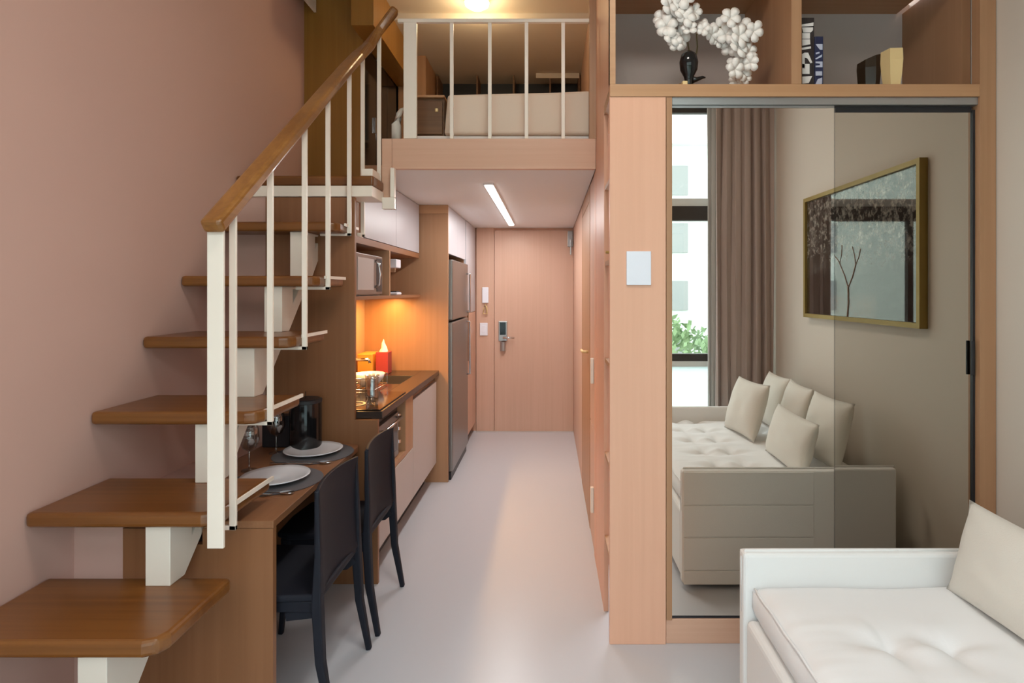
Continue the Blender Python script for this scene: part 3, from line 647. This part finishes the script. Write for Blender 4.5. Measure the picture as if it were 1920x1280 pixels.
def blossom(c, s, seed):
    rnd = random.Random(seed); bm = BM(); c = Vector(c)
    n = Vector((rnd.uniform(-.5, .5), -1, rnd.uniform(-.4, .4))).normalized()
    a = n.cross(Vector((0, 0, 1))).normalized(); b = a.cross(n).normalized(); ph = rnd.uniform(0, 1)
    for k in range(5):
        th = 2*math.pi*k/5+ph; d = a*math.cos(th)+b*math.sin(th); q = n.cross(d)
        L_ = s*(1.0 if k % 2 else 0.85); W = s*0.48
        ring = []
        for j in range(12):
            t_ = 2*math.pi*j/12; u = 0.5-0.5*math.cos(t_); v = math.sin(t_)
            ring.append(bm.verts.new(c+d*(L_*u)+q*(W*v*(0.45+0.55*u))+n*(s*0.22*math.sin(u*2.4)-abs(v)*s*0.07)))
        ctr = bm.verts.new(c+d*L_*0.55+n*s*0.27)
        for j in range(12): bm.faces.new((ring[j], ring[(j+1) % 12], ctr))
    bmesh.ops.recalc_face_normals(bm, faces=bm.faces)
    o = obj('blossom', bm, PETAL, orch, smooth=True)
    sd = o.modifiers.new('s', 'SOLIDIFY'); sd.thickness = 0.002
cnt = 0
for (x, z, r) in ((0.545, 2.80, .05), (0.52, 2.76, .045), (0.58, 2.77, .05), (0.53, 2.71, .05), (0.575, 2.72, .05), (0.61, 2.74, .045), (0.55, 2.665, .045), (0.595, 2.67, .045), (0.625, 2.69, .035), (0.57, 2.635, .035), (0.56, 2.85, .05), (0.60, 2.83, .05), (0.655, 2.775, .035),
                  (0.70, 2.745, .03), (0.69, 2.71, .03), (0.735, 2.70, .035), (0.775, 2.73, .045), (0.81, 2.76, .045), (0.80, 2.70, .045), (0.845, 2.735, .05), (0.85, 2.68, .05), (0.88, 2.72, .045), (0.885, 2.65, .045), (0.845, 2.63, .05), (0.875, 2.60, .045), (0.85, 2.565, .045), (0.83, 2.53, .04), (0.87, 2.535, .045), (0.855, 2.495, .035), (0.915, 2.70, .04), (0.905, 2.62, .035), (0.82, 2.655, .04), (0.90, 2.56, .035), (0.885, 2.505, .03), (0.77, 2.68, .03)):
    if x < 0.66: z = z+0.025
    blossom((x, 2.655+0.03*math.sin(cnt*2.1), z), r*1.25, cnt); cnt += 1
# books
def quadpatch(bm, pts, y, th=0.0012):
    prism(bm, pts, 'Y', y-th, y)
def book(x0, x1, z1, clothm, label, marks, mk, y=2.60):
    t = thing('book', ((x0+x1)/2, y+0.08, 2.438), label, 'book', 'books standing in the right cube')
    bm = BM(); box(bm, x0, x0+0.004, y, y+0.17, 2.4385, z1); box(bm, x1-0.004, x1, y, y+0.17, 2.4385, z1); box(bm, x0+0.004, x1-0.004, y, y+0.005, 2.4385, z1)
    obj('cover', bm, clothm, t, 0.001)
    obj('pages', B(x0+0.0045, x1-0.0045, y+0.0055, y+0.165, 2.443, z1-0.004), PAPER, t)
    bm = BM(); W = x1-x0; H = z1-2.4385
    for poly in marks: quadpatch(bm, [(x0+W*u, 2.4385+H*v) for u, v in poly], y-0.0003)
    obj('spine_lettering', bm, mk, t)
m1 = [[(.08, .93-.03), (.95, .93), (.93, .88), (.0, .87)], [(.1, .86), (.9, .86), (.9, .82), (.75, .79), (.2, .79)], [(.12, .78), (.68, .78), (.68, .70), (.12, .70)], [(.12, .69), (.68, .69), (.70, .62), (.12, .60)], [(.08, .57), (.75, .59), (.75, .56), (.10, .54)],
      [(.1, .48), (.28, .50), (.55, .50), (.85, .36), (.72, .35), (.50, .42), (.30, .43), (.30, .28), (.12, .28)], [(.12, .34), (.65, .34), (.65, .20), (.12, .20)], [(.12, .16), (.85, .17), (.60, .07), (.12, .06)]]
m2 = [[(.1, .85), (.9, .85), (.9, .74), (.6, .74), (.3, .80)], [(.1, .68), (.55, .70), (.55, .67), (.15, .65)], [(.08, .57), (.85, .65), (.8, .60), (.12, .55)], [(.1, .51), (.9, .51), (.9, .40), (.1, .40), (.1, .43), (.6, .44), (.6, .47), (.1, .48)], [(.1, .32), (.85, .32), (.85, .24), (.1, .24)], [(.1, .08), (.35, .17), (.85, .20), (.85, .08), (.5, .06), (.1, .03)]]
book(1.113, 1.174, 2.750, BLKB, 'taller black book with large white block letters on its spine', m1, SPINEW)
book(1.176, 1.214, 2.667, NAVY, 'shorter navy book with pale blue letters on its spine', m2, SPINEB)
# faceted gold vase and dark companion
def facet(cx, cy, rb, rt, h, n, ph, m, name, label, cut=0.0):
    bm = BM(); z0 = 2.4385; rings = []
    for (f, r) in ((0, rb), (0.35, rb+(rt-rb)*0.65), (0.7, rt), (1, rt*0.96)):
        rings.append([bm.verts.new((cx+r*math.cos(ph+2*math.pi*i/n), cy+r*math.sin(ph+2*math.pi*i/n), z0+h*f+(cut*math.cos(ph+2*math.pi*i/n) if f == 1 else 0))) for i in range(n)])
    for a, b in zip(rings, rings[1:]):
        for i in range(n): bm.faces.new((a[i], a[(i+1) % n], b[(i+1) % n], b[i]))
    inner = [bm.verts.new(Vector((cx, cy, 0)).lerp(Vector((v.co.x, v.co.y, 0)), 0.93)+Vector((0, 0, v.co.z))) for v in rings[-1]]
    floor_ = [bm.verts.new((v.co.x*0.6+cx*0.4, v.co.y*0.6+cy*0.4, z0+0.01)) for v in inner]
    for i in range(n):
        j = (i+1) % n; bm.faces.new((rings[-1][i], rings[-1][j], inner[j], inner[i])); bm.faces.new((inner[i], inner[j], floor_[j], floor_[i]))
    bm.faces.new(floor_); bm.faces.new(rings[0][::-1]); bmesh.ops.recalc_face_normals(bm, faces=bm.faces)
    return tag(obj(name, bm, m), label, 'vase')
facet(1.462, 2.69, 0.040, 0.052, 0.160, 7, 0.4, BROWNG, 'vase', 'dark brown faceted vase half hidden left of the gold vase', 0.02)
facet(1.520, 2.60, 0.034, 0.047, 0.163, 5, -math.pi/2+0.55, GOLDL, 'vase', 'pale gold faceted vase in the right cube')

# ================================================================== SOFA
sf = thing('sofa', (1.2, 1.2, 0), 'white upholstered daybed sofa along the right wall', 'sofa')
SX0, SX1, SY0, SY1 = 0.684, 1.81, 0.42, 2.12
obj('base', B(SX0+0.005, SX1, SY0+0.05, SY1-0.06, 0.04, 0.39), SOFAF, sf, 0.02, seg=3)
for k, (a, b) in enumerate(((SY1-0.055, SY1), (SY0, SY0+0.05))):
    bm = BM(); box(bm, SX0, SX1, a, b, 0.03, 0.615)
    arm = obj('armrest', bm, SOFAF, sf, 0.014, seg=3)
    if k == 0:
        for z0, z1 in ((0.03, 0.10), (0.105, 0.27), (0.276, 0.435), (0.441, 0.607)):
            obj('panel', B(SX0+0.006, 1.36, SY1, SY1+0.006, z0, z1), SOFAF, arm, 0.003)
bm = BM()
for (x0, x1, y) in ((SX0, SX1, SY1-0.028),):
    tube(bm, [(SX0+0.004, SY1-0.03, 0.40), (SX0+0.003, SY1-0.03, 0.595), (SX0+0.012, SY1-0.032, 0.618), (SX1, SY1-0.03, 0.618)], 0.006, 8)
obj('piping', bm, SOFAF, sf, smooth=True)
for x in (SX0+0.08, SX1-0.08):
    for y in (SY0+0.1, SY1-0.1): obj('foot', B(x-0.03, x+0.03, y-0.03, y+0.03, 0, 0.045), BLACKP, sf)
# tufted seat mattress
tx0, tx1, ty0, ty1 = SX0+0.035, SX1-0.02, SY0+0.055, SY1-0.062
nx, ny = 90, 120
tufts = [(x, 1.70-0.29*j) for x in (0.985, 1.16, 1.55) for j in range(5)]
def seat_h(x, y):
    h = 0.0
    e = min(x-tx0, tx1-x, y-ty0, ty1-y); h -= 0.030*math.exp(-e/0.022)
    d = min(math.hypot(x-a, y-b) for a, b in tufts)
    h -= 0.034*math.exp(-(d/0.045)**1.2)
    # tension folds between tufts
    for (a, b) in tufts:
        dx, dy = x-a, y-b; r = math.hypot(dx, dy)
        if r < 0.24:
            th = math.atan2(dy, dx)
            h += 0.007*math.cos(th*3+a*7)*math.exp(-((r-0.07)/0.06)**2)
        h -= 0.008*math.exp(-(dx/0.016)**2)*max(0, 1-abs(dy)/0.16)
        h -= 0.005*math.exp(-(dy/0.016)**2)*max(0, 1-abs(dx)/0.2)
    h += 0.006*noise.noise(Vector((x*4, y*4, 1)))+0.004*noise.noise(Vector((x*5, y*26, 3)))*math.exp(-max(0, x-tx0)/0.35)
    return h
bm = BM(); top = []
for j in range(ny+1):
    top.append([bm.verts.new((tx0+(tx1-tx0)*i/nx, ty0+(ty1-ty0)*j/ny, 0.520+seat_h(tx0+(tx1-tx0)*i/nx, ty0+(ty1-ty0)*j/ny))) for i in range(nx+1)])
for j in range(ny):
    for i in range(nx): bm.faces.new((top[j][i], top[j][i+1], top[j+1][i+1], top[j+1][i]))
rim = [top[0][i] for i in range(nx)]+[top[j][nx] for j in range(ny)]+[top[ny][i] for i in range(nx, 0, -1)]+[top[j][0] for j in range(ny, 0, -1)]
prev = rim
for zz, ins in ((0.485, -0.006), (0.43, -0.008), (0.396, 0.004)):
    cur = []
    cx, cy = (tx0+tx1)/2, (ty0+ty1)/2
    for v in rim:
        wob = 0.004*noise.noise(Vector((v.co.x*9, v.co.y*9, zz*20)))
        sx = (1 if v.co.x > cx else -1) if abs(v.co.x-cx) > (tx1-tx0)/2-1e-4 else 0
        sy = (1 if v.co.y > cy else -1) if abs(v.co.y-cy) > (ty1-ty0)/2-1e-4 else 0
        cur.append(bm.verts.new((v.co.x-sx*(ins+wob), v.co.y-sy*min(0.0, ins)*0.3, zz)))
    n = len(rim)
    for i in range(n): bm.faces.new((prev[i], cur[i], cur[(i+1) % n], prev[(i+1) % n]))
    prev = cur
bm.faces.new(prev); bmesh.ops.recalc_face_normals(bm, faces=bm.faces)
ms = obj('seat_mattress', bm, SEATF, sf, smooth=True)
bm = BM(); tube(bm, [(tx0-0.001, ty0+0.01+i*(ty1-ty0-0.02)/30, 0.497+0.003*math.sin(i*1.7)) for i in range(31)], 0.0045, 6); obj('seam', bm, SEATF, ms, smooth=True)
for (a, b) in []: obj('button', lathe(BM(), [(0, 0.004), (0.012, 0.002), (0.014, -0.004)], (a, b, 0.4985+0.006*noise.noise(Vector((a*4, b*4, 1)))), 12), SEATF, ms, smooth=True)

# cushions
def cushion_mesh(W, H, T, seed=0, n=22):
    bm = BM(); rnd = random.Random(seed); F = {}
    for s in (-1, 1):
        for j in range(n+1):
            for i in range(n+1):
                u, v = -1+2*i/n, -1+2*j/n
                edge = i in (0, n) or j in (0, n)
                if edge and s == 1: F[(s, i, j)] = F[(-1, i, j)]; continue
                pin = 1-0.07*(1-u*u)*abs(v)**3; pin2 = 1-0.07*(1-v*v)*abs(u)**3
                th = (max(0, 1-abs(u)**2.6)*max(0, 1-abs(v)**2.6))**0.55
                wr = 1+0.12*noise.noise(Vector((u*2.2+seed, v*2.2, s)))
                F[(s, i, j)] = bm.verts.new((u*W/2*pin2, s*T/2*th*wr, v*H/2*pin))
        for j in range(n):
            for i in range(n):
                q = [F[(s, i, j)], F[(s, i+1, j)], F[(s, i+1, j+1)], F[(s, i, j+1)]]
                bm.faces.new(q if s < 0 else q[::-1])
    bmesh.ops.recalc_face_normals(bm, faces=bm.faces)
    return bm
def cushion(loc, rot, W, H, T, label, seed, m=CUSHF):
    bm = cushion_mesh(W, H, T, seed); me = bpy.data.meshes.new('cushion')
    for v in bm.verts: v.co.z += H/2
    pip = BM()
    bm.to_mesh(me); bm.free(); smoothmesh(me); me.materials.append(m)
    o = bpy.data.objects.new('cushion', me); COL.objects.link(o); o.location = loc; o.rotation_euler = rot
    return tag(o, label, 'cushion', 'oatmeal cushions on the white sofa')
R = math.radians
# local x -> along sofa (Y), lean back toward wall (+X)
cushion((1.37, 1.70, 0.520), (R(-15), 0, R(-90)+R(2)), 0.62, 0.315, 0.13, 'front oatmeal linen cushion nearest the mirrored doors', 1)
cushion((1.34, 0.98, 0.520), (R(-17), 0, R(-90)-R(8)), 0.46, 0.40, 0.14, 'front oatmeal linen cushion nearest the window end', 2)
cushion((1.60, 1.66, 0.520), (R(-14), 0, R(-90)-R(3)), 0.48, 0.40, 0.13, 'back-row oatmeal cushion against the wall, nearest the mirrored doors', 3)
cushion((1.62, 1.14, 0.520), (R(-14), 0, R(-90)+R(5)), 0.46, 0.40, 0.13, 'back-row oatmeal cushion against the wall, middle of the sofa', 4)
cushion((1.64, 0.70, 0.520), (R(-15), 0, R(-90)), 0.42, 0.40, 0.13, 'back-row oatmeal cushion against the wall, nearest the window', 5)

# ================================================================== PICTURE ON RIGHT WALL
art = bpy.data.materials.new('dark_tree_artwork'); art.use_nodes = True
nt = art.node_tree; N = nt.nodes; L = nt.links; pb = N['Principled BSDF']
pb.inputs['Roughness'].default_value = 0.03; pb.inputs['Coat Weight'].default_value = 1.0; pb.inputs['Coat Roughness'].default_value = 0.0; pb.inputs['Coat IOR'].default_value = 1.7
tc = N.new('ShaderNodeTexCoord'); n1 = N.new('ShaderNodeTexNoise'); n1.inputs['Scale'].default_value = 22; n1.inputs['Detail'].default_value = 8; n1.inputs['Roughness'].default_value = 0.75
L.new(tc.outputs['Object'], n1.inputs['Vector'])
cr = N.new('ShaderNodeValToRGB'); cr.color_ramp.elements[0].position = 0.45; cr.color_ramp.elements[0].color = (0.018, 0.012, 0.010, 1)
cr.color_ramp.elements[1].position = 0.72; cr.color_ramp.elements[1].color = (0.42, 0.38, 0.33, 1)
L.new(n1.outputs[0], cr.inputs[0])
sp = N.new('ShaderNodeSeparateXYZ'); L.new(tc.outputs['Object'], sp.inputs[0])
mr = N.new('ShaderNodeMapRange'); mr.inputs[1].default_value = 0.28; mr.inputs[2].default_value = 0.5; L.new(sp.outputs[2], mr.inputs[0])
mx = N.new('ShaderNodeMix'); mx.data_type = 'RGBA'; L.new(mr.outputs[0], mx.inputs[0]); mx.inputs[6].default_value = (0.028, 0.016, 0.013, 1); L.new(cr.outputs[0], mx.inputs[7])
L.new(mx.outputs[2], pb.inputs['Base Color'])
pic = thing('framed_picture', (XR, 1.45, 1.345), 'dark glazed tree picture in gold frame on the right wall, seen in mirror', 'picture')
py0, py1, pz0, pz1 = 0.75, 2.16, 1.345, 2.225
bm = BM(); fw = 0.028
box(bm, XR-0.045, XR-0.002, py0, py1, pz0, pz0+fw); box(bm, XR-0.045, XR-0.002, py0, py1, pz1-fw, pz1)
box(bm, XR-0.045, XR-0.002, py0, py0+fw, pz0+fw, pz1-fw); box(bm, XR-0.045, XR-0.002, py1-fw, py1, pz0+fw, pz1-fw)
obj('frame', bm, mat('antique_gold_frame', (0.30, 0.20, 0.05), 0.4, metal=0.4), pic)
obj('artwork', B(XR-0.028, XR-0.004, py0+fw+0.0005, py1-fw-0.0005, pz0+fw+0.0005, pz1-fw-0.0005), art, pic)
bm = BM(); bx = XR-0.0285
def vein(p, q, r): tube(bm, [(bx, *p), (bx, (p[0]+q[0])/2+0.01, (p[1]+q[1])/2), (bx, *q)], r, 5)
for p, q, r in (((1.40, 1.375), (1.41, 1.56), .006), ((1.41, 1.56), (1.30, 1.72), .004), ((1.41, 1.56), (1.50, 1.70), .004), ((1.30, 1.72), (1.22, 1.78), .003), ((1.30, 1.72), (1.33, 1.84), .003), ((1.50, 1.70), (1.56, 1.80), .003), ((1.50, 1.70), (1.46, 1.82), .003)): vein(p, q, r)
obj('tree_line', bm, mat('sepia_ink', (0.30, 0.20, 0.15), 0.5), pic)

# ================================================================== CURTAIN
def curtain(x0, x1, y, z0, z1, amp, waves, m, label, flare=0.0):
    bm = BM(); n = 160; rows = 14; g = []
    for j in range(rows+1):
        v = j/rows; z = z0+(z1-z0)*v; row = []
        for i in range(n+1):
            u = i/n; ph = u*waves*2*math.pi
            a = amp*(0.65+0.35*math.sin(u*9+1))*(1-0.35*v)
            row.append(bm.verts.new((x0-flare*(1-v)*(1-u)+(x1-x0)*u+0.012*math.sin(ph*2+v*2), y+a*math.sin(ph+0.6*math.sin(v*3+u*5)), z)))
        g.append(row)
    for j in range(rows):
        for i in range(n): bm.faces.new((g[j][i], g[j][i+1], g[j+1][i+1], g[j+1][i]))
    o = obj('curtain', bm, m, smooth=True); sd = o.modifiers.new('s', 'SOLIDIFY'); sd.thickness = 0.004
    return tag(o, label, 'curtain')
curtain(1.42, 1.92, 0.10, 0.02, 3.40, 0.040, 6, CURT, 'taupe floor-length drape gathered in the window corner, seen in the mirror')
curtain(1.385, 1.50, 0.0, 0.02, 3.40, 0.022, 3, SHEER, 'pale grey sheer peeking out beside the taupe drape')
t = tag(obj('curtain_rail', B(-1.5, 1.93, -0.04, 0.14, 3.41, 3.44), BALU), 'white curtain rail above the window behind the camera', 'curtain rail')

# ================================================================== OUTSIDE
FAC = mat('cream_facade', (0.62, 0.70, 0.64), 0.9); WINO = mat('grey_shuttered_window', (0.28, 0.31, 0.30), 0.5); BANDM = mat('white_cornice', (0.8, 0.82, 0.8), 0.8)
bd = thing('apartment_building', (5, -26, -7), 'cream apartment building with grey windows across the street, seen through the window in the mirror', 'building')
obj('facade', B(-22, 26, -34, -25, -7, 9.4), FAC, bd)
obj('cornice', B(-22.2, 26.2, -25, -24.5, 9.0, 9.9), BANDM, bd); obj('band', B(-22, 26, -25, -24.8, 5.2, 5.45), BANDM, bd)
obj('upper_storey', B(-22, 26, -34, -28, 9.9, 13), BANDM, bd)
for xi in range(-6, 7):
    for zf in (-5.2, -2.2, 0.55, 3.5, 6.45):
        x = 5.6+xi*2.75
        f = obj('window', B(x, x+1.5, -24.995, -24.9, zf, zf+1.5), WINO, bd)
tag(obj('street', B(-40, 40, -60, -3, -7.3, -7.0), mat('street_grey', (0.35, 0.36, 0.36), 0.9)), 'grey street far below the window', 'street')
LEAF = mat('pale_green_leaves', (0.22, 0.34, 0.17), 0.8)
def tree(cx, cy, zt, r, label, seed):
    t = thing('tree', (cx, cy, -7), label, 'tree', 'trees along the street')
    obj('trunk', lathe(BM(), [(0.25, 0), (0.16, 4.5), (0, 4.6)], (cx, cy, -7), 12), DARKW, t, smooth=True)
    rnd = random.Random(seed); bm = BM()
    for k in range(1400):
        d = Vector((rnd.gauss(0, 1), rnd.gauss(0, 1), rnd.gauss(0, 1))).normalized()*r*rnd.uniform(0.6, 1.05)
        c = Vector((cx, cy, zt-r))+Vector((d.x, d.y, d.z*0.9)); s = rnd.uniform(0.10, 0.22)
        a = Vector((rnd.gauss(0, 1), rnd.gauss(0, 1), rnd.gauss(0, 1))).normalized(); b = a.orthogonal().normalized()
        bm.faces.new([bm.verts.new(c+a*s), bm.verts.new(c+b*s*0.6), bm.verts.new(c-a*s), bm.verts.new(c-b*s*0.6)])
    obj('crown', bm, LEAF, t)
tree(5.2, -20, 0.55, 2.2, 'leafy street tree opposite the window, nearest the mirror view', 1)
tree(1.0, -19, 0.2, 2.0, 'leafy street tree behind the camera, to the right of the other', 2)
